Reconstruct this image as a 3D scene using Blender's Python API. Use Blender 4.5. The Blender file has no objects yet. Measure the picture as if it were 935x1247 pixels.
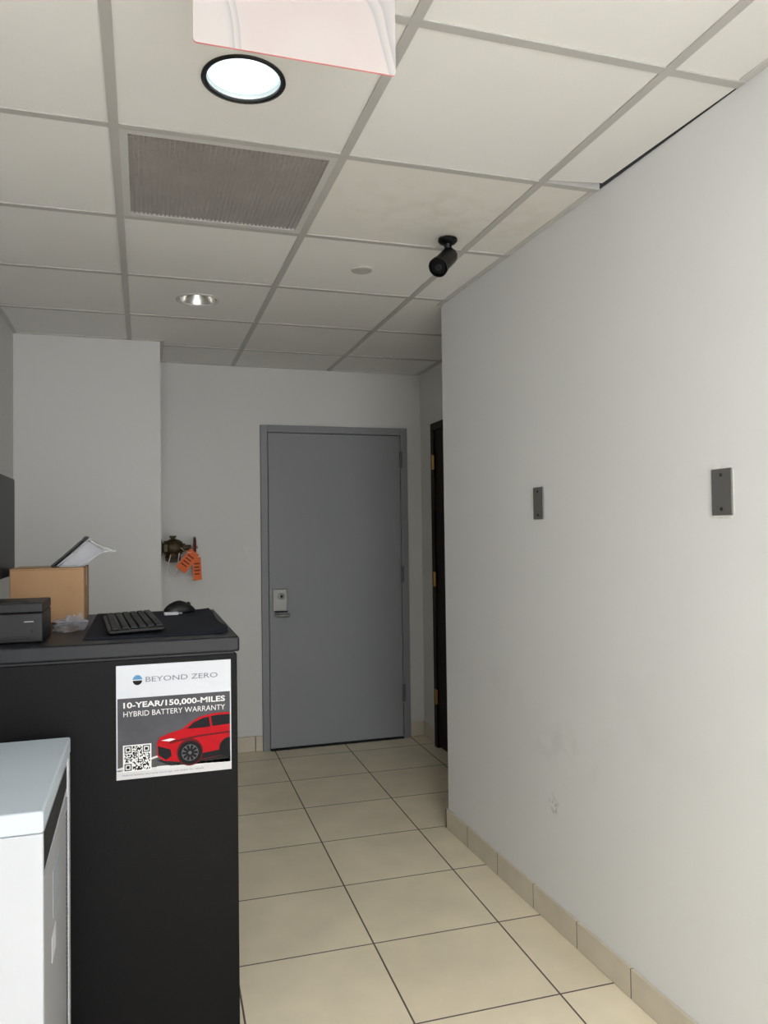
import bpy, bmesh, math, random
from mathutils import Vector, Matrix, Euler
random.seed(4)
SC = bpy.context.scene
COL = SC.collection
try:
    SC.view_settings.view_transform = 'Standard'
except Exception: pass

H = 2.421; FAR = 4.88; LEFT = -0.64; CH = 1.371

# ---------------------------------------------------------------- materials
def lin(c):
    return tuple(((v/255)/12.92 if v/255 <= .04045 else ((v/255+.055)/1.055)**2.4) for v in c)+(1,)
def mat(name, rgb, rough=.5, metal=0, var=.06, scale=8, bump=0, bscale=60, spec=.5, emit=None, estr=0):
    m = bpy.data.materials.new(name); m.use_nodes = True
    nt = m.node_tree; b = nt.nodes['Principled BSDF']
    b.inputs['Roughness'].default_value = rough
    b.inputs['Metallic'].default_value = metal
    b.inputs['Specular IOR Level'].default_value = spec
    tc = nt.nodes.new('ShaderNodeTexCoord')
    n = nt.nodes.new('ShaderNodeTexNoise'); n.inputs['Scale'].default_value = scale
    n.inputs['Detail'].default_value = 4
    nt.links.new(tc.outputs['Object'], n.inputs['Vector'])
    cr = nt.nodes.new('ShaderNodeValToRGB')
    c = lin(rgb)
    cr.color_ramp.elements[0].position = .3; cr.color_ramp.elements[1].position = .7
    cr.color_ramp.elements[0].color = tuple(v*(1-var) for v in c[:3])+(1,)
    cr.color_ramp.elements[1].color = tuple(min(1, v*(1+var)) for v in c[:3])+(1,)
    nt.links.new(n.outputs['Fac'], cr.inputs['Fac'])
    nt.links.new(cr.outputs['Color'], b.inputs['Base Color'])
    if bump:
        n2 = nt.nodes.new('ShaderNodeTexNoise'); n2.inputs['Scale'].default_value = bscale
        n2.inputs['Detail'].default_value = 3
        nt.links.new(tc.outputs['Object'], n2.inputs['Vector'])
        bp = nt.nodes.new('ShaderNodeBump'); bp.inputs['Strength'].default_value = bump
        bp.inputs['Distance'].default_value = .002
        nt.links.new(n2.outputs['Fac'], bp.inputs['Height'])
        nt.links.new(bp.outputs['Normal'], b.inputs['Normal'])
    if emit:
        b.inputs['Emission Color'].default_value = emit
        b.inputs['Emission Strength'].default_value = estr
    return m

def wall_mat(name, rgb, scuffs=()):
    """painted drywall, faint mottling, worn smudges"""
    m = mat(name, rgb, rough=.55, var=.012, scale=1.6, bump=.08, bscale=220, spec=.35)
    nt = m.node_tree; b = nt.nodes['Principled BSDF']
    src = b.inputs['Base Color'].links[0].from_socket
    geo = nt.nodes.new('ShaderNodeNewGeometry')
    for (pos, rad, amt, col, nsc) in scuffs:
        sub = nt.nodes.new('ShaderNodeVectorMath'); sub.operation = 'SUBTRACT'
        sub.inputs[1].default_value = pos
        nt.links.new(geo.outputs['Position'], sub.inputs[0])
        dv = nt.nodes.new('ShaderNodeVectorMath'); dv.operation = 'DIVIDE'
        dv.inputs[1].default_value = rad
        nt.links.new(sub.outputs[0], dv.inputs[0])
        ln = nt.nodes.new('ShaderNodeVectorMath'); ln.operation = 'LENGTH'
        nt.links.new(dv.outputs[0], ln.inputs[0])
        mr = nt.nodes.new('ShaderNodeMapRange'); mr.inputs[1].default_value = 1; mr.inputs[2].default_value = 0
        mr.inputs[3].default_value = 0; mr.inputs[4].default_value = 1
        nt.links.new(ln.outputs['Value'], mr.inputs[0])
        no = nt.nodes.new('ShaderNodeTexNoise'); no.inputs['Scale'].default_value = nsc; no.inputs['Detail'].default_value = 5
        nt.links.new(geo.outputs['Position'], no.inputs['Vector'])
        r2 = nt.nodes.new('ShaderNodeMapRange'); r2.inputs[1].default_value = .45; r2.inputs[2].default_value = .7
        nt.links.new(no.outputs['Fac'], r2.inputs[0])
        mu = nt.nodes.new('ShaderNodeMath'); mu.operation = 'MULTIPLY'
        nt.links.new(mr.outputs[0], mu.inputs[0]); nt.links.new(r2.outputs[0], mu.inputs[1])
        m2 = nt.nodes.new('ShaderNodeMath'); m2.operation = 'MULTIPLY'; m2.inputs[1].default_value = amt
        nt.links.new(mu.outputs[0], m2.inputs[0])
        mx = nt.nodes.new('ShaderNodeMix'); mx.data_type = 'RGBA'
        nt.links.new(m2.outputs[0], mx.inputs[0]); nt.links.new(src, mx.inputs[6])
        mx.inputs[7].default_value = lin(col)
        src = mx.outputs[2]
    nt.links.new(src, b.inputs['Base Color'])
    return m

M_wall = wall_mat('paint_wall', (211, 210, 208), [((.62, 4.88, 1.25), (.06, .3, .12), .25, (236, 234, 230), 20)])
M_wallr = wall_mat('paint_wall_right', (226, 227, 227), [
    ((1.35, 2.39, .416), (.2, .04, .045), .9, (120, 118, 114), 60),
    ((1.35, 2.33, .62), (.2, .32, .12), .18, (130, 126, 120), 9),
    ((1.35, 2.9, .75), (.2, .35, .12), .10, (130, 126, 120), 7),
    ((1.35, 2.75, .235), (.2, .02, .02), .9, (250, 250, 250), 30),
    ((1.35, 1.9, .8), (.2, .5, .25), .06, (140, 136, 130), 6)])
M_tile_c = mat('ceiling_tile_mineral', (232, 231, 229), rough=.9, var=.015, scale=3, bump=.25, bscale=300, spec=.1)
M_tile_s = wall_mat('ceiling_tile_stained', (230, 227, 222), [((1.0, 2.35, 2.42), (.6, .3, .2), .25, (178, 160, 135), 16)])
M_bar = mat('ceiling_grid_metal', (184, 182, 179), rough=.5, var=.02)
M_angle = mat('wall_angle_metal', (200, 199, 196), rough=.5, var=.02)
M_void = mat('ceiling_void_dark', (22, 20, 19), rough=.95)
M_door = mat('door_gray_paint', (138, 140, 143), rough=.5, var=.02, scale=3, bump=.05, spec=.3)
M_frame = mat('door_frame_gray_paint', (136, 138, 141), rough=.5, var=.02, spec=.3)
M_hinge = mat('hinge_steel', (105, 105, 106), rough=.4, metal=.6)
M_dark = mat('dark_shadow_gap', (28, 28, 29), rough=.8)
M_steel = mat('brushed_steel', (140, 139, 136), rough=.5, metal=.7)
M_brown = mat('dark_brown_wood', (30, 19, 14), rough=.5, var=.2, scale=20, spec=.2)
M_brass = mat('hinge_brass', (170, 135, 75), rough=.35, metal=.9)
M_base = mat('baseboard_ceramic', (206, 197, 179), rough=.4, var=.09, scale=6)
M_baseg = mat('baseboard_grout', (98, 88, 74), rough=.9)
M_black = mat('black_laminate', (8, 8, 10), rough=.55, var=.05, scale=300, bump=.2, bscale=500, spec=.17)
M_blacktop = mat('black_laminate_top', (20, 22, 27), rough=.4, var=.05, scale=200, bump=.1, bscale=400, spec=.3)
M_mat = mat('desk_mat_cloth', (25, 29, 39), rough=.8, var=.08, scale=300, bump=.3, bscale=600, spec=.2)
M_plas = mat('black_plastic', (11, 11, 13), rough=.38, var=.05, spec=.3)
M_plas2 = mat('charcoal_plastic', (19, 19, 22), rough=.45, var=.05, spec=.3)
M_key = mat('keycap_plastic', (24, 25, 28), rough=.5, var=.05, spec=.3)
M_screen = mat('screen_glass', (30, 33, 38), rough=.4, var=.02, spec=.3)
M_card = mat('cardboard', (170, 134, 98), rough=.85, var=.07, scale=12, bump=.15, bscale=120)
M_tape = mat('packing_tape', (186, 152, 108), rough=.3, var=.03)
M_white = mat('white_powdercoat', (188, 191, 196), rough=.5, var=.015, spec=.25)
M_whitetop = mat('white_top', (194, 205, 214), rough=.4, var=.015, spec=.3)
M_grayp = mat('gray_panel', (166, 167, 171), rough=.5, var=.02)
M_paper = mat('white_paper', (204, 207, 214), rough=.7, var=.01, spec=.2)
M_ring = mat('downlight_trim_black', (25, 25, 26), rough=.4)
M_alu = mat('reflector_aluminium', (215, 213, 210), rough=.22, metal=1)
def lens_mat():
    m = bpy.data.materials.new('lamp_lens_lit'); m.use_nodes = True
    nt = m.node_tree; b = nt.nodes['Principled BSDF']
    tc = nt.nodes.new('ShaderNodeTexCoord'); g = nt.nodes.new('ShaderNodeTexGradient'); g.gradient_type = 'SPHERICAL'
    mp = nt.nodes.new('ShaderNodeMapping'); mp.inputs['Location'].default_value = (-.5, -.5, 0)
    mp.vector_type = 'POINT'
    nt.links.new(tc.outputs['Generated'], mp.inputs['Vector'])
    sc = nt.nodes.new('ShaderNodeVectorMath'); sc.operation = 'MULTIPLY'; sc.inputs[1].default_value = (2, 2, 0)
    nt.links.new(mp.outputs[0], sc.inputs[0]); nt.links.new(sc.outputs[0], g.inputs['Vector'])
    cr = nt.nodes.new('ShaderNodeValToRGB')
    cr.color_ramp.elements[0].position = .0; cr.color_ramp.elements[0].color = (.13, .18, .20, 1)
    cr.color_ramp.elements[1].position = .75; cr.color_ramp.elements[1].color = (1, 1, 1, 1)
    e = cr.color_ramp.elements.new(.3); e.color = (.18, .22, .235, 1)
    nt.links.new(g.outputs['Fac'], cr.inputs['Fac'])
    nt.links.new(cr.outputs['Color'], b.inputs['Emission Color']); b.inputs['Emission Strength'].default_value = 4.5
    return m
M_lampon = lens_mat()
M_lampoff = mat('lamp_lens_dim', (240, 240, 240), rough=.3, emit=(1, .98, .95, 1), estr=.8)
M_troff = mat('troffer_lens_lit', (250, 250, 250), emit=(.985, .99, 1, 1), estr=23)
M_fin = mat('grille_fin', (158, 153, 149), rough=.6)
M_sprk = mat('sprinkler_cover', (186, 183, 178), rough=.5)
M_plate = mat('gray_cover_plate', (104, 103, 101), rough=.45, metal=.25, var=.03)
M_chip = mat('chipped_plaster', (245, 244, 241), rough=.9)
M_bronze = mat('aged_brass', (74, 60, 40), rough=.5, metal=.5, var=.3, scale=40)
M_iron = mat('dark_pipe_iron', (45, 40, 36), rough=.6, metal=.4)
M_red = mat('red_handle', (100, 24, 20), rough=.5)
M_orange = mat('orange_tag', (222, 100, 30), rough=.6, var=.05)
M_tagink = mat('tag_ink', (90, 35, 15), rough=.7)
M_wire = mat('wire_white', (205, 200, 190), rough=.5)

def transp(name, rgb, alpha, rough=.15):
    m = mat(name, rgb, rough=rough, var=.03)
    m.node_tree.nodes['Principled BSDF'].inputs['Alpha'].default_value = alpha
    return m
M_bag = transp('clear_plastic_bag', (170, 177, 188), .34, .06)
M_clear = transp('clear_tray_plastic', (215, 218, 220), .7, .15)

def floor_mat():
    m = bpy.data.materials.new('floor_ceramic_tile'); m.use_nodes = True
    nt = m.node_tree; N = nt.nodes; L = nt.links; b = N['Principled BSDF']
    g = N.new('ShaderNodeNewGeometry'); s = N.new('ShaderNodeSeparateXYZ'); L.new(g.outputs['Position'], s.inputs[0])
    def ma(op, a, bb):
        n = N.new('ShaderNodeMath'); n.operation = op
        for i, q in enumerate((a, bb)):
            if isinstance(q, (int, float)): n.inputs[i].default_value = q
            else: L.new(q, n.inputs[i])
        return n.outputs[0]
    TX, TY = .452, .437
    u = ma('ADD', ma('SUBTRACT', s.outputs[0], ma('MULTIPLY', s.outputs[1], .024)), -.662+TX*20)
    v = ma('ADD', ma('ADD', s.outputs[1], ma('MULTIPLY', s.outputs[0], .012)), -2.497+TY*20)
    c = N.new('ShaderNodeCombineXYZ'); L.new(u, c.inputs[0]); L.new(v, c.inputs[1])
    br = N.new('ShaderNodeTexBrick'); br.offset = 0; br.squash = 1
    br.inputs['Scale'].default_value = 1
    br.inputs['Mortar Size'].default_value = .0030
    br.inputs['Mortar Smooth'].default_value = .1
    br.inputs['Brick Width'].default_value = TX; br.inputs['Row Height'].default_value = TY
    br.inputs['Color1'].default_value = lin((240, 228, 201)); br.inputs['Color2'].default_value = lin((231, 219, 191))
    br.inputs['Mortar'].default_value = lin((98, 88, 80))
    L.new(c.outputs[0], br.inputs['Vector'])
    n = N.new('ShaderNodeTexNoise'); n.inputs['Scale'].default_value = 5; n.inputs['Detail'].default_value = 8
    L.new(g.outputs['Position'], n.inputs['Vector'])
    r = N.new('ShaderNodeMapRange'); r.inputs[1].default_value = .3; r.inputs[2].default_value = .7
    r.inputs[3].default_value = .91; r.inputs[4].default_value = 1.05
    L.new(n.outputs['Fac'], r.inputs[0])
    mx = N.new('ShaderNodeMix'); mx.data_type = 'RGBA'; mx.blend_type = 'MULTIPLY'; mx.inputs[0].default_value = 1
    L.new(br.outputs['Color'], mx.inputs[6]); L.new(r.outputs[0], mx.inputs[7])
    L.new(mx.outputs[2], b.inputs['Base Color'])
    rr = N.new('ShaderNodeMapRange'); rr.inputs[3].default_value = .33; rr.inputs[4].default_value = .85
    L.new(br.outputs['Fac'], rr.inputs[0]); L.new(rr.outputs[0], b.inputs['Roughness'])
    bp = N.new('ShaderNodeBump'); bp.invert = True; bp.inputs['Distance'].default_value = .002; bp.inputs['Strength'].default_value = .6
    L.new(br.outputs['Fac'], bp.inputs['Height']); L.new(bp.outputs['Normal'], b.inputs['Normal'])
    return m
M_floor = floor_mat()

# ---------------------------------------------------------------- mesh helpers
def empty(name, loc=(0, 0, 0)):
    e = bpy.data.objects.new(name, None); e.empty_display_size = .05; e.location = loc
    COL.objects.link(e); bpy.context.view_layer.update(); return e
def finish(bm, name, m, parent=None, smooth=False, bevel=0, seg=2):
    bmesh.ops.recalc_face_normals(bm, faces=bm.faces)
    me = bpy.data.meshes.new(name); bm.to_mesh(me); bm.free()
    if isinstance(m, (list, tuple)):
        for q in m: me.materials.append(q)
    else: me.materials.append(m)
    if smooth:
        for p in me.polygons: p.use_smooth = True
    o = bpy.data.objects.new(name, me); COL.objects.link(o)
    if parent:
        o.parent = parent; o.matrix_parent_inverse = parent.matrix_world.inverted()
    if bevel:
        bv = o.modifiers.new('bevel', 'BEVEL'); bv.width = bevel; bv.segments = seg; bv.limit_method = 'ANGLE'
        bv.angle_limit = math.radians(40)
    return o
def addbox(bm, x0, x1, y0, y1, z0, z1, M=None, mi=0):
    vs = [bm.verts.new(Vector(p)) for p in ((x0,y0,z0),(x1,y0,z0),(x1,y1,z0),(x0,y1,z0),(x0,y0,z1),(x1,y0,z1),(x1,y1,z1),(x0,y1,z1))]
    if M is not None:
        for v in vs: v.co = M @ v.co
    for f in ((0,3,2,1),(4,5,6,7),(0,1,5,4),(1,2,6,5),(2,3,7,6),(3,0,4,7)):
        fc = bm.faces.new([vs[i] for i in f]); fc.material_index = mi
def box(name, x0, x1, y0, y1, z0, z1, m, parent=None, bevel=0, seg=2, M=None):
    bm = bmesh.new(); addbox(bm, x0, x1, y0, y1, z0, z1, M)
    return finish(bm, name, m, parent, bevel=bevel, seg=seg)
def prism(name, pts, z0, z1, m, parent=None, bevel=0):
    bm = bmesh.new()
    a = [bm.verts.new((x, y, z0)) for x, y in pts]; b = [bm.verts.new((x, y, z1)) for x, y in pts]
    n = len(pts); bm.faces.new(a[::-1]); bm.faces.new(b)
    for i in range(n): bm.faces.new((a[i], a[(i+1) % n], b[(i+1) % n], b[i]))
    return finish(bm, name, m, parent, bevel=bevel)
def frame_axis(p0, d):
    d = Vector(d).normalized(); q = Vector((0, 0, 1)).rotation_difference(d)
    return Matrix.Translation(Vector(p0)) @ q.to_matrix().to_4x4()
def lathe(name, prof, m, parent=None, p0=(0, 0, 0), d=(0, 0, 1), n=40, bm=None, cap=True):
    """prof: list (radius, height) revolved about axis d at p0"""
    own = bm is None
    if own: bm = bmesh.new()
    M = frame_axis(p0, d); rings = []
    for r, h in prof:
        rings.append([bm.verts.new(M @ Vector((r*math.cos(2*math.pi*i/n), r*math.sin(2*math.pi*i/n), h))) for i in range(n)])
    for a, b in zip(rings, rings[1:]):
        for i in range(n): bm.faces.new((a[i], a[(i+1) % n], b[(i+1) % n], b[i]))
    if cap:
        bm.faces.new(rings[0][::-1]); bm.faces.new(rings[-1])
    if own:
        o = finish(bm, name, m, parent, smooth=True)
        es = o.modifiers.new('es', 'EDGE_SPLIT'); es.split_angle = math.radians(35)
        return o
def curve(name, pts, r, m, parent=None):
    c = bpy.data.curves.new(name, 'CURVE'); c.dimensions = '3D'; c.bevel_depth = r; c.bevel_resolution = 3
    s = c.splines.new('BEZIER'); s.bezier_points.add(len(pts)-1)
    for b, p in zip(s.bezier_points, pts):
        b.co = p; b.handle_left_type = b.handle_right_type = 'AUTO'
    c.materials.append(m)
    o = bpy.data.objects.new(name, c); COL.objects.link(o)
    if parent: o.parent = parent; o.matrix_parent_inverse = parent.matrix_world.inverted()
    return o

# ---------------------------------------------------------------- room shell (open to the showroom behind)
YB = -2.09
def wx(y): return 1.332+(3.33-y)*.017
box('floor', -.8, 2.0, YB-.1, FAR+.1, -.05, 0, M_floor)
box('wall_left', LEFT-.12, LEFT, YB, FAR+.1, 0, H, M_wall)
box('wall_far', .09, 1.79, FAR, FAR+.12, 0, H, M_wall)
box('wall_bumpout', LEFT, .09, 4.35, FAR+.12, 0, H, M_wall)
prism('wall_right', [(wx(YB), YB), (1.95, YB), (1.95, 3.33), (1.332, 3.33)], 0, H, M_wallr, bevel=.004)
box('wall_alcove', 1.79, 1.95, 3.33, FAR+.12, 0, H, M_wall)

# ---------------------------------------------------------------- ceiling
ceil = empty('ceiling')
xs = [LEFT, -.068, .540, 1.155, 1.765, 1.80]
ys = [1.468+.593*k for k in range(-7, 6)] + [FAR]
ys = [YB] + [y for y in ys if y > YB+.05]
CANS = {'near': (.227, 1.773), 'mid': (.238, 3.528), 'over': (.227, .02)}
VENT = (-.068, 2.061)
def inside(c, x0, x1, y0, y1): return x0 < c[0] < x1 and y0 < c[1] < y1
bm = bmesh.new(); CR = .088
for i in range(len(xs)-1):
    for j in range(len(ys)-1):
        x0, x1, y0, y1 = xs[i], xs[i+1], ys[j], ys[j+1]
        if abs(x0-VENT[0]) < .01 and abs(y0-VENT[1]) < .01: continue
        mi = 0
        if abs(x0-.54) < .01 and abs(y0-2.061) < .01: mi = 1
        if abs(x0-1.155) < .01 and abs(y0-2.061) < .01: mi = 1
        if abs(x0-1.155) < .01 and abs(y0-1.468) < .01:
            # displaced tile, leaves an open slot at the wall and at the far runner
            vs = [bm.verts.new(p) for p in ((x0, y0, H), (wx(y0)-.002, y0, H), (wx(y1)-.010, y1-.042, H+.003), (x0, y1-.018, H))]
            bm.faces.new(vs); continue
        cc = [c for c in CANS.values() if inside(c, x0, x1, y0, y1)]
        if cc:
            cx, cy = cc[0]
            ang = [2*math.pi*k/40 for k in range(40)] + [math.atan2(yy-cy, xx-cx) % (2*math.pi) for xx in (x0, x1) for yy in (y0, y1)]
            ang.sort(); inn = []; out = []
            for a in ang:
                ca, sa = math.cos(a), math.sin(a)
                t = min(((x1-cx)/ca if ca > 1e-6 else (x0-cx)/ca if ca < -1e-6 else 1e9), ((y1-cy)/sa if sa > 1e-6 else (y0-cy)/sa if sa < -1e-6 else 1e9))
                inn.append(bm.verts.new((cx+CR*ca, cy+CR*sa, H))); out.append(bm.verts.new((cx+t*ca, cy+t*sa, H)))
            n = len(ang)
            for k in range(n):
                f = bm.faces.new((inn[k], inn[(k+1) % n], out[(k+1) % n], out[k]))
            continue
        f = bm.faces.new([bm.verts.new(p) for p in ((x0, y0, H), (x1, y0, H), (x1, y1, H), (x0, y1, H))]); f.material_index = mi
finish(bm, 'ceiling_tiles', [M_tile_c, M_tile_s], ceil)
box('light_block_slab', -.9, 2.1, YB-.2, FAR+.2, H+.19, H+.24, M_void, ceil)  # slab added above the tiles to block light; also backs the dark void
bm = bmesh.new()
for x in xs[1:-1]:
    addbox(bm, x-.012, x+.012, YB, FAR, H-.004, H+.03)
for y in ys[1:-1]:
    addbox(bm, LEFT, wx(y) if y < 3.33 else 1.79, y-.012, y+.012, H-.0035, H+.03)
finish(bm, 'ceiling_grid', M_bar, ceil)
# wall angle
t = .022
prism('trim_1', [(wx(YB)-t, YB), (wx(YB), YB), (wx(1.45), 1.45), (wx(1.45)-t, 1.45)], H-.003, H+.002, M_angle, ceil)
prism('trim_2', [(wx(2.061)-t, 2.061), (wx(2.061), 2.061), (1.332, 3.33), (1.332-t, 3.33)], H-.003, H+.002, M_angle, ceil)
box('trim_3', .09, 1.79, FAR-t, FAR, H-.003, H+.002, M_angle, ceil)
box('trim_4', LEFT, .09+t, 4.35-t, 4.35, H-.003, H+.002, M_angle, ceil)
box('trim_5', .09, .09+t, 4.35, FAR-t, H-.003, H+.002, M_angle, ceil)
box('trim_6', LEFT, LEFT+t, YB, 4.35-t, H-.003, H+.002, M_angle, ceil)
box('trim_7', 1.79-t, 1.79, 3.33, FAR-t, H-.003, H+.002, M_angle, ceil)

def ringframe(name, X0, X1, Y0, Y1, b, z0, z1, m, parent):
    bm = bmesh.new(); L = []
    for z in (z0, z1):
        for (d) in (0, b):
            L.append([bm.verts.new(p) for p in ((X0+d, Y0+d, z), (X1-d, Y0+d, z), (X1-d, Y1-d, z), (X0+d, Y1-d, z))])
    o0, i0, o1, i1 = L
    for k in range(4):
        n = (k+1) % 4
        bm.faces.new((o0[k], o0[n], i0[n], i0[k])); bm.faces.new((o1[k], o1[n], i1[n], i1[k]))
        bm.faces.new((o0[k], o0[n], o1[n], o1[k])); bm.faces.new((i0[k], i0[n], i1[n], i1[k]))
    return finish(bm, name, m, parent)
# return-air grille
vent = empty('ceiling_vent_grille', (.236, 2.35, H))
vx0, vx1, vy0, vy1 = -.057, .529, 2.072, 2.643
fw = .022
ringframe('frame', vx0, vx1, vy0, vy1, fw, H-.003, H+.014, M_angle, vent)
bm = bmesh.new()
nx = 40; ny = 38
for k in range(1, nx):
    x = vx0+fw+(vx1-vx0-2*fw)*k/nx; addbox(bm, x-.0020, x+.0020, vy0+fw, vy1-fw, H, H+.010)
for k in range(1, ny):
    y = vy0+fw+(vy1-vy0-2*fw)*k/ny; addbox(bm, vx0+fw, vx1-fw, y-.0013, y+.0013, H+.0005, H+.009)
finish(bm, 'eggcrate_fins', M_fin, vent)
box('backing', vx0, vx1, vy0, vy1, H+.024, H+.028, mat('grille_backing', (96, 91, 88), rough=.9), vent)

# recessed cans
def can(lit, c):
    e = empty('recessed_downlight', (c[0], c[1], H))
    lathe('trim_ring', [(.096, -.0), (.097, -.004), (.090, -.006), (.085, -.003), (.085, .002)], M_ring if lit else M_angle, e, (c[0], c[1], H), cap=False)
    if lit:
        lathe('reflector', [(.086, -.002), (.084, .02), (.082, .03)], M_alu, e, (c[0], c[1], H), cap=False)
        lathe('lens', [(.083, .0), (.083, .006)], M_lampon, e, (c[0], c[1], H+.012))
    else:
        lathe('reflector', [(.086, -.002), (.078, .03), (.066, .07), (.05, .11)], M_alu, e, (c[0], c[1], H), cap=False)
        lathe('lens', [(.05, 0), (.05, .006)], M_lampoff, e, (c[0], c[1], H+.105))
    return e
can(True, CANS['near']); can(False, CANS['mid']); can(True, CANS['over'])
# ceiling troffer fixtures in the room behind the photographer
for (x0, y0) in ((-.068, -1.497), (.54, -.311)):
    e = empty('ceiling_light_panel', (x0+.3, y0+.3, H))
    a = .014; b = .03
    X0, X1, Y0, Y1 = x0+a, x0+.608-a, y0+a, y0+.593-a
    ringframe('frame', X0, X1, Y0, Y1, b, H-.008, H-.001, M_angle, e)
    box('lens', X0+b, X1-b, Y0+b, Y1-b, H-.006, H-.002, M_troff, e)

# sprinkler cover
lathe('sprinkler_cover_plate', [(.042, .0), (.043, -.004), (.039, -.008), (.030, -.009)], M_sprk, None, (.84, 2.948, H))

# ---------------------------------------------------------------- baseboards
def base_run(name, p0, p1, side, tile=.30, h=.08, th=.011, off=.0):
    p0 = Vector(p0); p1 = Vector(p1); d = (p1-p0); Ln = d.length; d.normalize(); nrm = Vector(side)
    e = empty(name)
    bm = bmesh.new(); s = off
    while s < Ln-.001:
        a = max(s, 0)+.0024; b = min(s+tile, Ln)-.0024
        if b > a+.004:
            q = [p0+d*a, p0+d*b, p0+d*b+nrm*th, p0+d*a+nrm*th]
            lo = [bm.verts.new((v.x, v.y, .001)) for v in q]; hi = [bm.verts.new((v.x, v.y, h)) for v in q]
            bm.faces.new(lo); bm.faces.new(hi)
            for i in range(4): bm.faces.new((lo[i], lo[(i+1) % 4], hi[(i+1) % 4], hi[i]))
        s += tile
    finish(bm, 'tiles', M_base, e, bevel=.0015)
    q = [p0, p1, p1+nrm*(th-.0012), p0+nrm*(th-.0012)]
    prism('grout', [(v.x, v.y) for v in q], 0, h-.002, M_baseg, e)
base_run('baseboard_right', (wx(YB), YB), (1.332, 3.33), (-1, 0), tile=.285, off=-.225, h=.088)
base_run('baseboard_right_end', (1.321, 3.33), (1.79, 3.33), (0, 1), tile=.285, h=.088)
base_run('baseboard_far', (.09, FAR), (.708, FAR), (0, -1), tile=.285, h=.095)
base_run('baseboard_far_right', (1.686, FAR), (1.79, FAR), (0, -1), tile=.285, h=.095)
base_run('baseboard_alcove', (1.79, 4.61), (1.79, FAR-.012), (-1, 0), tile=.285, h=.095)
base_run('baseboard_bumpout', (LEFT, 4.35), (.09, 4.35), (0, -1), tile=.285, h=.095)

# ---------------------------------------------------------------- door_1
d1 = empty('door_1', (1.19, FAR, 0))
DX0, DX1, DT = .753, 1.632, 2.0
bm = bmesh.new()
addbox(bm, .706, DX0-.004, FAR-.03, FAR-.0005, 0, 2.050)
addbox(bm, DX1+.004, 1.684, FAR-.03, FAR-.0005, 0, 2.050)
addbox(bm, DX0-.004, DX1+.004, FAR-.03, FAR-.0005, DT+.004, 2.050)
finish(bm, 'frame', M_frame, d1, bevel=.002)
box('gap', DX0-.004, DX1+.004, FAR-.008, FAR-.001, 0, DT+.004, M_dark, d1)
box('leaf', DX0, DX1, FAR-.026, FAR-.009, .012, DT, M_door, d1, bevel=.0015)
for i, z in enumerate((1.84, 1.08, .30)):
    bm = bmesh.new(); lathe('', [(.007, 0), (.007, .11)], None, bm=bm, p0=(DX1+.002, FAR-.034, z-.055), n=14)
    addbox(bm, DX1-.004, DX1+.016, FAR-.032, FAR-.029, z-.055, z+.055)
    finish(bm, 'hinge_%d' % i, M_hinge, d1)
# lockset: escutcheon, thumb-turn cylinder, lever
bm = bmesh.new(); addbox(bm, .772, .865, FAR-.034, FAR-.026, .80+.07, .80+.21); finish(bm, 'escutcheon', M_steel, d1, bevel=.004)
lathe('cylinder_ring', [(.02, 0), (.02, .012), (.017, .014)], M_steel, d1, (.826, FAR-.034, .965), (0, -1, 0), n=24)
lathe('cylinder_core', [(.009, 0), (.009, .016)], M_dark, d1, (.826, FAR-.036, .965), (0, -1, 0), n=20)
box('lever_slot', .785, .865, FAR-.040, FAR-.030, .864, .872, M_dark, d1)
curve('lever_handle', [(.79, FAR-.045, .848), (.82, FAR-.062, .846), (.875, FAR-.062, .846)], .0105, M_steel, d1)
curve('lever_stem', [(.79, FAR-.026, .852), (.79, FAR-.046, .848)], .009, M_steel, d1)
box('threshold', DX0, DX1, FAR-.04, FAR-.002, 0, .006, M_dark, d1)

# ---------------------------------------------------------------- door_2 (dark wooden, on alcove wall)
d2 = empty('door_2', (1.79, 4.1, 0))
bm = bmesh.new()
addbox(bm, 1.755, 1.789, 4.555, 4.605, 0, 2.05)
addbox(bm, 1.755, 1.789, 3.60, 3.65, 0, 2.05)
addbox(bm, 1.755, 1.789, 3.65, 4.555, 2.0, 2.05)
finish(bm, 'frame', M_brown, d2, bevel=.003)
box('leaf', 1.767, 1.789, 3.652, 4.553, .01, 1.998, M_brown, d2)
for i, z in enumerate((1.80, 1.06, .32)):
    bm = bmesh.new(); lathe('', [(.007, 0), (.007, .09)], None, bm=bm, p0=(1.750, 4.553, z-.045), n=14)
    addbox(bm, 1.752, 1.756, 4.540, 4.580, z-.045, z+.045)
    finish(bm, 'hinge_%d' % i, M_brass, d2)

# ---------------------------------------------------------------- blank cover plates
def plate(y, z, chip):
    x = wx(y)
    e = empty('electrical_cover_plate', (x, y, z))
    if chip:
        bm = bmesh.new(); random.seed(9)
        ring = []
        for k in range(28):
            a = 2*math.pi*k/28; ca, sa = math.cos(a), math.sin(a)
            s = min(.0385/max(abs(ca), 1e-3), .0605/max(abs(sa), 1e-3))
            s *= 1+random.random()*.07
            ring.append(bm.verts.new((x-.0008, y+ca*s, z+sa*s)))
        bm.faces.new(ring)
        finish(bm, 'chipped_paint', M_chip, e)
    box('plate', x-.006, x-.0012, y-.035, y+.035, z-.0575, z+.0575, M_plate, e, bevel=.002)
    for i, dz in enumerate((-.042, .042)):
        lathe('screw_%d' % i, [(.0045, 0), (.004, .002)], M_dark, e, (x-.006, y, z+dz), (-1, 0, 0), n=16)
plate(2.453, 1.461, False); plate(1.558, 1.455, True)

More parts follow.
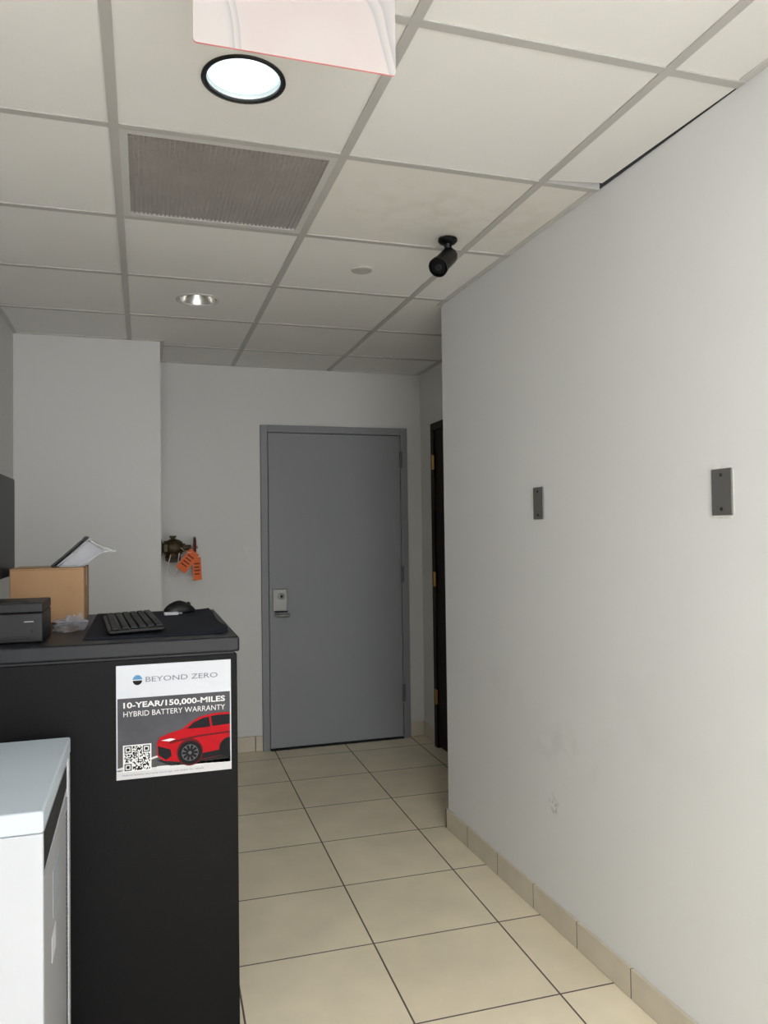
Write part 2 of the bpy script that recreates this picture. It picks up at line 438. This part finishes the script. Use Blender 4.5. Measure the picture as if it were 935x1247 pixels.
# ---------------------------------------------------------------- security camera
sc = empty('security_camera', (1.05, 2.549, H))
lathe('base', [(.034, 0), (.035, -.008), (.028, -.016), (.016, -.02), (.012, -.034)], M_plas, sc, (1.05, 2.549, H-.004))
ax = Vector((-.62, -.50, -.62)).normalized()
cc = Vector((1.028, 2.528, H-.092))
curve('arm', [(1.05, 2.549, H-.03), (1.060, 2.553, H-.052), tuple(cc-ax*.03)], .012, M_plas, sc)
lathe('ball_joint', [(.006, -.016), (.014, -.010), (.018, 0), (.014, .010), (.006, .016)], M_plas, sc, (1.056, 2.552, H-.047))
lathe('body', [(.018, -.062), (.027, -.056), (.031, -.045), (.031, .040), (.034, .042), (.035, .062), (.032, .062), (.029, .052), (.026, .052)], M_plas, sc, cc, ax)
lathe('lens', [(.012, .0), (.012, .006), (.009, .009)], M_screen, sc, cc+ax*.052, ax, n=24)
lathe('led_ring', [(.024, 0), (.024, .003), (.015, .003)], M_plas2, sc, cc+ax*.052, ax)

# ---------------------------------------------------------------- standpipe valve with tags
v = empty('fire_sprinkler_valve', (.1, 4.75, 1.28))
vy, vz = 4.76, 1.285
lathe('wall_flange', [(.055, 0), (.055, .008), (.03, .016)], M_bronze, v, (.0905, vy, vz), (1, 0, 0))
lathe('inlet_pipe', [(.028, 0), (.028, .05)], M_iron, v, (.095, vy, vz), (1, 0, 0))
lathe('hex_nut', [(.042, 0), (.042, .022)], M_bronze, v, (.115, vy, vz), (1, 0, 0), n=6)
lathe('valve_body', [(.03, -.04), (.048, -.03), (.056, 0), (.048, .03), (.036, .05)], M_bronze, v, (.170, vy, vz), (1, 0, 0))
lathe('outlet_neck', [(.036, 0), (.036, .03), (.044, .032), (.044, .056), (.034, .060)], M_bronze, v, (.165, vy, vz-.02), (0, -.45, -1), n=24)
lathe('bonnet', [(.026, 0), (.026, .035), (.016, .04), (.016, .07)], M_bronze, v, (.200, vy, vz), (1, 0, 0), n=24)
lathe('stem', [(.008, 0), (.008, .06)], M_steel, v, (.25, vy, vz), (1, 0, 0), n=12)
lathe('handwheel', [(.030, -.004), (.062, -.006), (.066, 0), (.062, .006), (.030, .004)], M_red, v, (.292, vy, vz), (1, 0, 0), n=32)
lathe('top_stub', [(.014, 0), (.014, .03), (.02, .032), (.02, .042)], M_bronze, v, (.165, vy, vz+.03), (0, 0, 1), n=16)
curve('seal_wire', [(.15, vy-.06, vz-.04), (.14, vy-.07, vz-.11), (.165, vy-.07, vz-.15), (.19, vy-.06, vz-.09), (.2, vy-.05, vz-.03)], .003, M_wire, v)
def tag(name, cx, cz, w, h, rot, y):
    M = Matrix.Translation((cx, y, cz)) @ Matrix.Rotation(rot, 4, 'Y')
    bm = bmesh.new(); addbox(bm, -w/2, w/2, -.0007, .0007, -h/2, h/2, M)
    for k in range(4):
        addbox(bm, -w*.32, w*.32*(1-.2*(k % 2)), -.0012, -.0007, h*(.22-.15*k)-.004, h*(.22-.15*k)+.004, M, 1)
    finish(bm, name, [M_orange, M_tagink], v)
tag('tag_1', .246, 1.208, .066, .135, math.radians(38), vy-.075)
tag('tag_2', .300, 1.160, .050, .135, math.radians(-3), vy-.07)
curve('tag_string', [(.21, vy-.05, vz), (.24, vy-.075, 1.26), (.292, vy-.07, 1.25), (.30, vy-.07, 1.23)], .0015, M_wire, v)

# ---------------------------------------------------------------- black counter cabinet
TZ = 1.091; CX = .242; CY0 = 2.107; CY1 = 2.89; LX = LEFT+.004
cab = empty('black_counter_cabinet', (0, 2.5, 0))
box('body', LX, CX-.004, CY0, CY1-.005, .03, TZ-.046, M_black, cab, bevel=.002)
box('plinth', LX, CX-.03, CY0+.03, CY1-.02, 0, .03, M_plas, cab)
box('reveal', LX, CX-.010, CY0+.006, CY1-.01, TZ-.046, TZ-.040, M_plas, cab)
box('worktop', LX, CX+.003, CY0-.004, CY1, TZ-.040, TZ, M_blacktop, cab, bevel=.006, seg=3)
# desk mat (thin, with a softly waved edge on the right)
bm = bmesh.new(); nu, nv = 24, 18; grid = []
mx0, mx1, my0, my1 = -.155, .222, 2.18, 2.872
for i in range(nu+1):
    row = []
    for j in range(nv+1):
        u = i/nu; w = j/nv; x = mx0+(mx1-mx0)*u; y = my0+(my1-my0)*w
        x += .006*math.sin(w*9)*max(0, u-.6)*2
        z = TZ+.0030+max(0, u-.82)**2*.35*(.6+.4*math.sin(w*11+1))*(1 if w > .05 else .5)
        row.append(bm.verts.new((x, y, z)))
    grid.append(row)
for i in range(nu):
    for j in range(nv): bm.faces.new((grid[i][j], grid[i+1][j], grid[i+1][j+1], grid[i][j+1]))
o = finish(bm, 'desk_mat', M_mat, None, smooth=True)
so = o.modifiers.new('s', 'SOLIDIFY'); so.thickness = .0026; so.offset = -1

# keyboard
kb = empty('keyboard', (-.04, 2.46, TZ))
KM = Matrix.Translation((-.036, 2.455, TZ+.0045)) @ Matrix.Rotation(math.radians(4.5), 4, 'Z') @ Matrix.Rotation(math.radians(-2.0), 4, 'Y')
KW, KL = .150, .440
bm = bmesh.new()
addbox(bm, -KW/2, KW/2, -KL/2, KL/2, .003, .014, KM)
finish(bm, 'chassis', M_plas, kb, bevel=.004)
bm = bmesh.new()
rows = 6
for r in range(rows):
    y = -KL/2+.010
    xk = KW/2-.014-r*.0225-(.004 if r == 5 else 0)
    while y < KL/2-.012:
        wdt = .0175
        if r == 0 and -.06 < y < .02: wdt = .105
        elif random.random() < .12: wdt = .027
        wdt = min(wdt, KL/2-.008-y)
        if wdt > .008: addbox(bm, xk-.0092, xk+.0092, y, y+wdt, .014, .0215, KM)
        y += wdt+.002
finish(bm, 'keys', M_key, kb, bevel=.0015)
bm = bmesh.new()
addbox(bm, -KW/2+.01, -KW/2+.03, -KL/2+.03, -KL/2+.05, -.0015, .004, KM); addbox(bm, -KW/2+.01, -KW/2+.03, KL/2-.05, KL/2-.03, -.0015, .004, KM)
addbox(bm, KW/2-.02, KW/2-.01, -KL/2+.03, KL/2-.03, .001, .004, KM)
finish(bm, 'feet', M_plas2, kb)

# mouse
ms = empty('computer_mouse', (.115, 2.78, TZ))
bm = bmesh.new(); bmesh.ops.create_uvsphere(bm, u_segments=32, v_segments=20, radius=1)
for q in bm.verts:
    x, y, z = q.co
    z = max(z, -.02)
    hh = .040*(1-.25*max(0, x)) 
    wd = .031*(1-.10*math.cos(x*3))
    q.co = Vector((x*.056, y*wd, z*hh*(1-.18*(x-.1)**2)+.001))
MM = Matrix.Translation((.117, 2.775, TZ+.006)) @ Matrix.Rotation(math.radians(12), 4, 'Z')
bmesh.ops.transform(bm, matrix=MM, verts=bm.verts)
finish(bm, 'shell', M_plas, ms, smooth=True)
bm = bmesh.new(); lathe('', [(.0075, -.0035), (.009, 0), (.0075, .0035)], None, bm=bm, p0=MM @ Vector((.030, 0, .0255)), d=(math.sin(-.2), 1, 0), n=20)
finish(bm, 'scroll_wheel', M_plas2, ms, smooth=True)
# usb adapter
ub = empty('usb_adapter', (.10, 2.68, TZ))
UM = Matrix.Translation((.088, 2.70, TZ+.0045)) @ Matrix.Rotation(math.radians(8), 4, 'Z')
bm = bmesh.new(); addbox(bm, -.025, .022, -.010, .010, 0, .010, UM); finish(bm, 'body', M_paper, ub, bevel=.003)
bm = bmesh.new(); addbox(bm, .022, .034, -.006, .006, .003, .0075, UM); finish(bm, 'plug', M_steel, ub)

# desktop receipt printer
pr = empty('receipt_printer', (-.37, 2.28, TZ))
px0, px1, py0, py1 = -.49, -.252, 2.185, 2.37
box('base', px0, px1, py0, py1, TZ+.001, TZ+.078, M_plas, pr, bevel=.004, seg=3)
box('lid', px0, px1, py0+.001, py1, TZ+.0785, TZ+.104, M_plas2, pr, bevel=.004, seg=3)
box('paper_slot', px0+.04, px1-.04, py0+.05, py0+.058, TZ+.1035, TZ+.1055, M_dark, pr)
box('front_bezel', px0+.03, px1-.03, py0-.0015, py0+.002, TZ+.012, TZ+.018, M_plas2, pr, bevel=.001)
box('brand_label', px1-.045, px1-.022, py0-.0008, py0+.0015, TZ+.055, TZ+.057, M_grayp, pr)
box('power_button', px1-.028, px1-.022, py0-.0015, py0+.002, TZ+.030, TZ+.034, M_plas2, pr, bevel=.001)

# cardboard box (closed, with tape)
cb = empty('cardboard_box', (-.29, 2.7, TZ))
bx0, bx1, by0, by1, bh = -.402, -.184, 2.655, 2.875, .170
box('carton', bx0, bx1, by0, by1, TZ+.001, TZ+bh, M_card, cb, bevel=.003)
bm = bmesh.new()
ym = (by0+by1)/2
addbox(bm, bx0, bx1, by0, ym-.0015, TZ+bh, TZ+bh+.004); addbox(bm, bx0, bx1, ym+.0015, by1, TZ+bh, TZ+bh+.004)
finish(bm, 'top_flaps', M_card, cb)
bm = bmesh.new(); addbox(bm, bx0, bx1+.0008, ym-.024, ym+.024, TZ+bh+.004, TZ+bh+.0046); addbox(bm, bx1, bx1+.0008, ym-.024, ym+.024, TZ+bh-.06, TZ+bh+.0046)
finish(bm, 'tape', M_tape, cb)
bm = bmesh.new(); addbox(bm, bx0+.03, bx0+.06, by0-.0006, by0, TZ+.03, TZ+.045); addbox(bm, bx0+.07, bx0+.085, by0-.0006, by0, TZ+.03, TZ+.05)
finish(bm, 'printed_marks', mat('box_ink', (90, 62, 40), rough=.9), cb)

# document tray leaning on the box
dt = empty('document_tray', (-.22, 2.76, TZ+.18))
bz = TZ+bh+.0055
bm = bmesh.new()
def sheet(bm, pts, y0, y1, th, mi=0):
    """extruded profile strip in XZ with thickness th"""
    n = len(pts); nor = []
    for i in range(n):
        a = Vector(pts[max(0, i-1)]); b = Vector(pts[min(n-1, i+1)]); d = (b-a).normalized(); nor.append(Vector((-d.y, d.x)))
    R = []
    for i, p in enumerate(pts):
        q = Vector(p)+nor[i]*th
        R.append([bm.verts.new((p[0], y0, p[1])), bm.verts.new((p[0], y1, p[1])), bm.verts.new((q.x, y1, q.y)), bm.verts.new((q.x, y0, q.y))])
    for a, b in zip(R, R[1:]):
        for k in range(4):
            f = bm.faces.new((a[k], a[(k+1) % 4], b[(k+1) % 4], b[k])); f.material_index = mi
    for r in (R[0], R[-1]):
        f = bm.faces.new(r); f.material_index = mi
sheet(bm, [(-.285, bz), (-.25, bz+.03), (-.21, bz+.066), (-.180, bz+.094)], 2.70, 2.86, .006)
finish(bm, 'backrest', M_plas, dt)
bm = bmesh.new()
sheet(bm, [(-.268, bz+.001), (-.225, bz+.034), (-.188, bz+.066), (-.172, bz+.084)], 2.705, 2.855, .003)
# side cheek of the panel: closes the wedge between backrest and guard
A = [bm.verts.new((x, 2.715, z)) for x, z in ((-.262, bz+.002), (-.176, bz+.084), (-.125, bz+.052), (-.170, bz+.014), (-.185, bz+.002))]
B = [bm.verts.new((v_.co.x, 2.719, v_.co.z)) for v_ in A]
bm.faces.new(A); bm.faces.new(B)
for i in range(5): bm.faces.new((A[i], A[(i+1) % 5], B[(i+1) % 5], B[i]))
finish(bm, 'panel', M_grayp, dt)
bm = bmesh.new()
sheet(bm, [(-.205, bz+.001), (-.17, bz+.018), (-.135, bz+.042), (-.105, bz+.050), (-.092, bz+.046)], 2.69, 2.84, .003)
sheet(bm, [(-.176, bz+.088), (-.158, bz+.078), (-.130, bz+.060), (-.100, bz+.052)], 2.695, 2.835, .002)
finish(bm, 'curled_guard', M_clear, dt)
box('foot', -.262, -.190, 2.70, 2.85, bz-.001, bz+.004, M_grayp, dt, bevel=.001)

# crumpled plastic bag
from mathutils import noise
bm = bmesh.new(); bmesh.ops.create_icosphere(bm, subdivisions=5, radius=1)
for q in bm.verts:
    p = q.co.copy()
    n = noise.noise(p*2.0)*.4+abs(noise.noise(p*3.4+Vector((3, 1, 7))))*.55-.1+noise.noise(p*8)*.06
    r = 1+n
    q.co = Vector((-.208+p.x*.040*r, 2.45+p.y*.075*r, TZ+.0015+max(0, (p.z+.35))*.026*r))
finish(bm, 'crumpled_plastic_bag', M_bag, None)

# monitor (faces the aisle)
mo = empty('computer_monitor', (-.42, 2.6, TZ))
mX = -.42; a0, a1 = 2.31, 2.880; z0, z1 = 1.236, 1.563
box('bezel', mX-.022, mX, a0, a1, z0, z1, M_plas, mo, bevel=.003)
box('panel', mX-.001, mX+.0012, a0+.009, a1-.009, z0+.018, z1-.009, M_screen, mo)
box('back_housing', mX-.05, mX-.022, a0+.12, a1-.12, z0+.05, z1-.07, M_plas, mo, bevel=.01)
box('stand_neck', mX-.07, mX-.045, 2.555, 2.615, TZ+.01, z0+.16, M_plas, mo, bevel=.004)
box('stand_base', mX-.16, mX+.012, 2.50, 2.645, TZ, TZ+.012, M_plas, mo, bevel=.004)

# ---------------------------------------------------------------- poster on cabinet
po = empty('warranty_poster', (.075, CY0, .885))
PX0, PX1, PZ1, PZ0 = -.070, .221, 1.031, .739; PW = PX1-PX0; PH = PZ1-PZ0
PY = CY0-.0006
def P(u, w, k=1): return Vector((PX0+u*PW, PY-.00025*k, PZ1-w*PH))
def poly(name, pts, m, k):
    bm = bmesh.new(); bm.faces.new([bm.verts.new(P(u, w, k)) for u, w in pts])
    me_f = bm.faces[:]; bmesh.ops.triangulate(bm, faces=me_f)
    return finish(bm, name, m, po)
def rect(name, u0, u1, w0, w1, m, k): return poly(name, [(u0, w0), (u1, w0), (u1, w1), (u0, w1)], m, k)
def flat(name, rgb, rough=.6): return mat(name, rgb, rough=rough, var=.0, spec=.2)
box('sheet', PX0, PX1, PY, CY0-.0001, PZ0, PZ1, M_paper, po)
rect('photo_bg', .01, .99, .29, .92, mat('poster_gray', (76, 76, 81), rough=.6, var=.25, scale=9, spec=.2), 1)
rect('ground', .01, .99, .76, .92, mat('poster_ground', (80, 78, 78), rough=.6, var=.1, scale=20, spec=.2), 3)
poly('band', [(.01, .90), (.40, .80), (.40, .815), (.01, .93)], flat('poster_band', (200, 200, 200)), 4)
rect('footer', .0, 1, .915, 1, flat('poster_footer', (200, 199, 201)), 4)
poly('footer_band', [(.34, .91), (1, .90), (1, .935), (.34, .94)], flat('poster_footer2', (208, 208, 209)), 5)
def text(name, s, u0, u1, w0, w1, m, k, bold=0):
    c = bpy.data.curves.new(name, 'FONT'); c.body = s; c.offset = bold; c.resolution_u = 3
    t = bpy.data.objects.new('tmp', c); COL.objects.link(t)
    dg = bpy.context.evaluated_depsgraph_get(); dg.update()
    me = bpy.data.meshes.new_from_object(t.evaluated_get(dg))
    bpy.data.objects.remove(t)
    X = [q.co.x for q in me.vertices]; Y = [q.co.y for q in me.vertices]
    xa, xb, ya, yb = min(X), max(X), min(Y), max(Y)
    for q in me.vertices:
        u = u0+(q.co.x-xa)/(xb-xa)*(u1-u0); w = w1-(q.co.y-ya)/(yb-ya)*(w1-w0)
        q.co = P(u, w, k)
    me.materials.clear(); me.materials.append(m); me.name = name
    o = bpy.data.objects.new(name, me); COL.objects.link(o); o.parent = po; o.matrix_parent_inverse = po.matrix_world.inverted()
T_w = flat('ink_white', (222, 222, 222)); T_g = flat('ink_gray', (116, 120, 132)); T_k = flat('ink_black', (10, 10, 12))
text('title', 'BEYOND ZERO', .25, .88, .110, .155, T_g, 2, .0)
text('headline', '10-YEAR/150,000-MILES', .06, .945, .325, .385, T_w, 6, .025)
text('subline', 'HYBRID BATTERY WARRANTY', .06, .945, .405, .452, T_w, 6, .0)
text('fineprint', 'Hybrid battery warranty coverage, see dealer for details', .05, .75, .955, .975, T_g, 6)
def disc(name, u, w, r, m, k, a0=0, a1=2*math.pi, n=40, asp=1):
    poly(name, [(u+r*math.cos(a0+(a1-a0)*i/n), w+r*asp*math.sin(a0+(a1-a0)*i/n)) for i in range(n+ (0 if a1-a0 > 6.2 else 1))], m, k)
disc('logo_top', .18, .130, .040, flat('logo_blue', (90, 140, 180)), 2, math.pi, 2*math.pi)
disc('logo_bottom', .18, .138, .040, T_k, 2, 0, math.pi)
# car graphic (flat print)
C_red = mat('print_red', (170, 12, 24), rough=.6, var=.12, scale=40, spec=.15); C_dred = flat('print_darkred', (90, 6, 14)); C_glass = flat('print_glass', (16, 17, 22)); C_rim = flat('print_rim', (96, 96, 100)); 
poly('car_shadow', [(.34, .855), (.99, .83), (.99, .93), (.45, .915)], flat('print_shadow', (30, 28, 30)), 5)
poly('car_body', [(.345, .70), (.37, .655), (.45, .625), (.56, .600), (.635, .545), (.72, .500), (.84, .478), (.985, .478), (.985, .855), (.75, .885), (.55, .89), (.40, .865), (.345, .82)], C_red, 7)
poly('car_window', [(.60, .600), (.66, .55), (.74, .515), (.86, .497), (.985, .497), (.985, .585), (.75, .60)], C_glass, 8)
poly('car_pillar', [(.80, .505), (.815, .503), (.83, .595), (.812, .597)], C_red, 9)
poly('car_crease', [(.45, .70), (.70, .665), (.985, .65), (.985, .665), (.70, .682), (.45, .72)], C_dred, 8)
poly('car_sill', [(.70, .835), (.985, .80), (.985, .855), (.72, .885)], C_glass, 8)
poly('car_grille', [(.35, .73), (.40, .75), (.46, .77), (.47, .83), (.42, .86), (.355, .81)], C_glass, 8)
poly('car_headlight', [(.38, .685), (.46, .672), (.505, .682), (.45, .698)], T_w, 9)
for i, (u, w, r) in enumerate(((.63, .815, .105),)):
    disc('car_arch', u, w-.005, r*1.1, C_dred, 9, asp=1.05); disc('car_tyre', u, w, r, T_k, 10); disc('car_rim', u, w, r*.7, C_rim, 11)
    for s in range(10):
        a = s*math.pi/5; da = .12
        poly('car_spoke_%d' % s, [(u+r*.16*math.cos(a-.5), w+r*.16*math.sin(a-.5)), (u+r*.66*math.cos(a-da*1.6), w+r*.66*math.sin(a-da*1.6)), (u+r*.66*math.cos(a+da*1.6), w+r*.66*math.sin(a+da*1.6)), (u+r*.16*math.cos(a+.5), w+r*.16*math.sin(a+.5))], C_glass, 12)
disc('car_rear_tyre', .985, .80, .095, T_k, 10, math.pi/2, 3*math.pi/2)
# QR code
rect('qr_back', .055, .295, .70, .935, T_w, 8)
bm = bmesh.new(); NQ = 25; random.seed(21)
def fin(i, j):
    for (a, b) in ((0, 0), (NQ-7, 0), (0, NQ-7)):
        if a-1 <= i <= a+7 and b-1 <= j <= b+7:
            x, y = i-a, j-b
            if x in (-1, 7) or y in (-1, 7): return 0
            return 1 if (x in (0, 6) or y in (0, 6) or (2 <= x <= 4 and 2 <= y <= 4)) else 0
    return None
for i in range(NQ):
    for j in range(NQ):
        f = fin(i, j)
        if f is None: f = random.random() < .5
        if f:
            u0 = .067+i*.216/NQ; w0 = .711+j*.213/NQ; d = .216/NQ; e2 = .213/NQ
            bm.faces.new([bm.verts.new(P(a, b, 9)) for a, b in ((u0, w0), (u0+d, w0), (u0+d, w0+e2), (u0, w0+e2))])
finish(bm, 'qr_modules', T_k, po)

# ---------------------------------------------------------------- white storage cabinet (lower-left)
wc = empty('white_storage_cabinet', (-.4, 1.8, 0))
WX0, WX1, WY0, WY1, WZ = LX, -.177, 1.53, 2.065, .871
box('carcass', WX0, WX1-.005, WY0+.012, WY1-.004, .0, WZ-.04, M_white, wc)
bm = bmesh.new()
addbox(bm, WX0, WX1, WY0, WY0+.014, .0, WZ-.041)          # front panel
addbox(bm, WX1-.02, WX1, WY1-.035, WY1, .0, WZ-.041)       # rear post
finish(bm, 'panels', M_white, wc, bevel=.003)
box('top', WX0, WX1+.001, WY0-.002, WY1+.001, WZ-.04, WZ, M_whitetop, wc, bevel=.005, seg=3)
bm = bmesh.new(); bm.faces.new([bm.verts.new(p) for p in ((WX1-.0035, WY0+.03, .815), (WX1-.0035, WY1-.05, .815), (WX1-.0035, WY1-.05, .762), (WX1-.0035, WY0+.03, .745))])
finish(bm, 'vent_slot', M_dark, wc)
box('side_panel', WX1-.006, WX1-.002, WY0+.03, WY1-.05, .03, .740, M_grayp, wc, bevel=.001)
bm = bmesh.new()
for r in range(60):
    for c_ in range(3):
        z = .71-r*.0115; y = WY1-.065-c_*.012
        addbox(bm, WX1-.0022, WX1-.0015, y-.003, y+.003, z-.003, z+.003)
finish(bm, 'perforations', M_dark, wc)
box('label', WX1-.002, WX1-.0012, 1.70, 1.82, .60, .69, flat('label_blue', (160, 168, 174)), wc)
box('label_2', WX1-.002, WX1-.0012, 1.68, 1.75, .52, .57, M_paper, wc)

# ---------------------------------------------------------------- hanging ceiling sign
hs = empty('hanging_sign', (.255, 1.266, 2.3))
sx0, sx1, sy, sz0, sz1 = .081, .428, 1.266, CH+.80, H-.012
m = mat('sign_print', (236, 230, 227), rough=.7, var=.02, spec=.1)
nt = m.node_tree; w = nt.nodes.new('ShaderNodeTexNoise')
w.inputs['Scale'].default_value = 4; w.inputs['Distortion'].default_value = 1.6; w.inputs['Detail'].default_value = 0
tc = nt.nodes.new('ShaderNodeTexCoord'); nt.links.new(tc.outputs['Object'], w.inputs['Vector'])
cr = nt.nodes.new('ShaderNodeValToRGB'); cr.color_ramp.elements[0].position = .30; cr.color_ramp.elements[0].color = lin((186, 176, 174))
cr.color_ramp.elements[1].position = .66; cr.color_ramp.elements[1].color = lin((186, 180, 178))
for p_, c_ in ((.43, (186, 178, 176)), (.445, (166, 163, 163)), (.49, (180, 175, 174)), (.53, (186, 180, 178)), (.545, (164, 161, 162)), (.60, (181, 176, 175))):
    e = cr.color_ramp.elements.new(p_); e.color = lin(c_)
nt.links.new(w.outputs['Fac'], cr.inputs['Fac']); nt.links.new(cr.outputs['Color'], nt.nodes['Principled BSDF'].inputs['Base Color'])
bm = bmesh.new()
r = .006
def arc(cx, cz, a0, a1): return [(cx+r*math.cos(math.radians(a0+(a1-a0)*k/6)), cz+r*math.sin(math.radians(a0+(a1-a0)*k/6))) for k in range(7)]
pts = [(sx0, sz1)]+arc(sx0+r, sz0+r, 180, 270)+arc(sx1-r, sz0+r, 270, 360)+[(sx1, sz1)]
A = [bm.verts.new((x, sy, z)) for x, z in pts]; B = [bm.verts.new((x, sy+.004, z)) for x, z in pts]
bm.faces.new(A); bm.faces.new(B)
for i in range(len(A)):
    f = bm.faces.new((A[i], A[(i+1) % len(A)], B[(i+1) % len(A)], B[i])); f.material_index = 1
finish(bm, 'panel', [m, mat('sign_edge_pink', (240, 150, 155), rough=.4)], hs)
for i, x in enumerate((.12, .39)):
    curve('clip_%d' % i, [(x, sy+.002, sz1-.01), (x, sy+.002, H)], .002, M_wire, hs)

# ---------------------------------------------------------------- world
wd = bpy.data.worlds.new('world'); wd.use_nodes = True; SC.world = wd
wd.node_tree.nodes['Background'].inputs[0].default_value = (.96, .98, 1, 1)
wd.node_tree.nodes['Background'].inputs[1].default_value = 5.4

# ---------------------------------------------------------------- camera
dY = Vector((-292.5, 26.5, 937)).normalized()
dX = Vector((3000, -17, 937)); dX = (dX-dX.dot(dY)*dY).normalized()
dZ = dX.cross(dY)
right = Vector((dX.x, dY.x, dZ.x)); down = Vector((dX.y, dY.y, dZ.y)); fwd = Vector((dX.z, dY.z, dZ.z))
Mx = Matrix.Identity(4)
for i in range(3):
    Mx[i][0] = right[i]; Mx[i][1] = -down[i]; Mx[i][2] = -fwd[i]
Mx[2][3] = CH
cd = bpy.data.cameras.new('camera'); cam = bpy.data.objects.new('camera', cd); COL.objects.link(cam)
cam.matrix_world = Mx
cd.sensor_fit = 'VERTICAL'; cd.sensor_height = 36; cd.sensor_width = 27; cd.lens = 937/1247*36
cd.clip_start = .02
SC.camera = cam
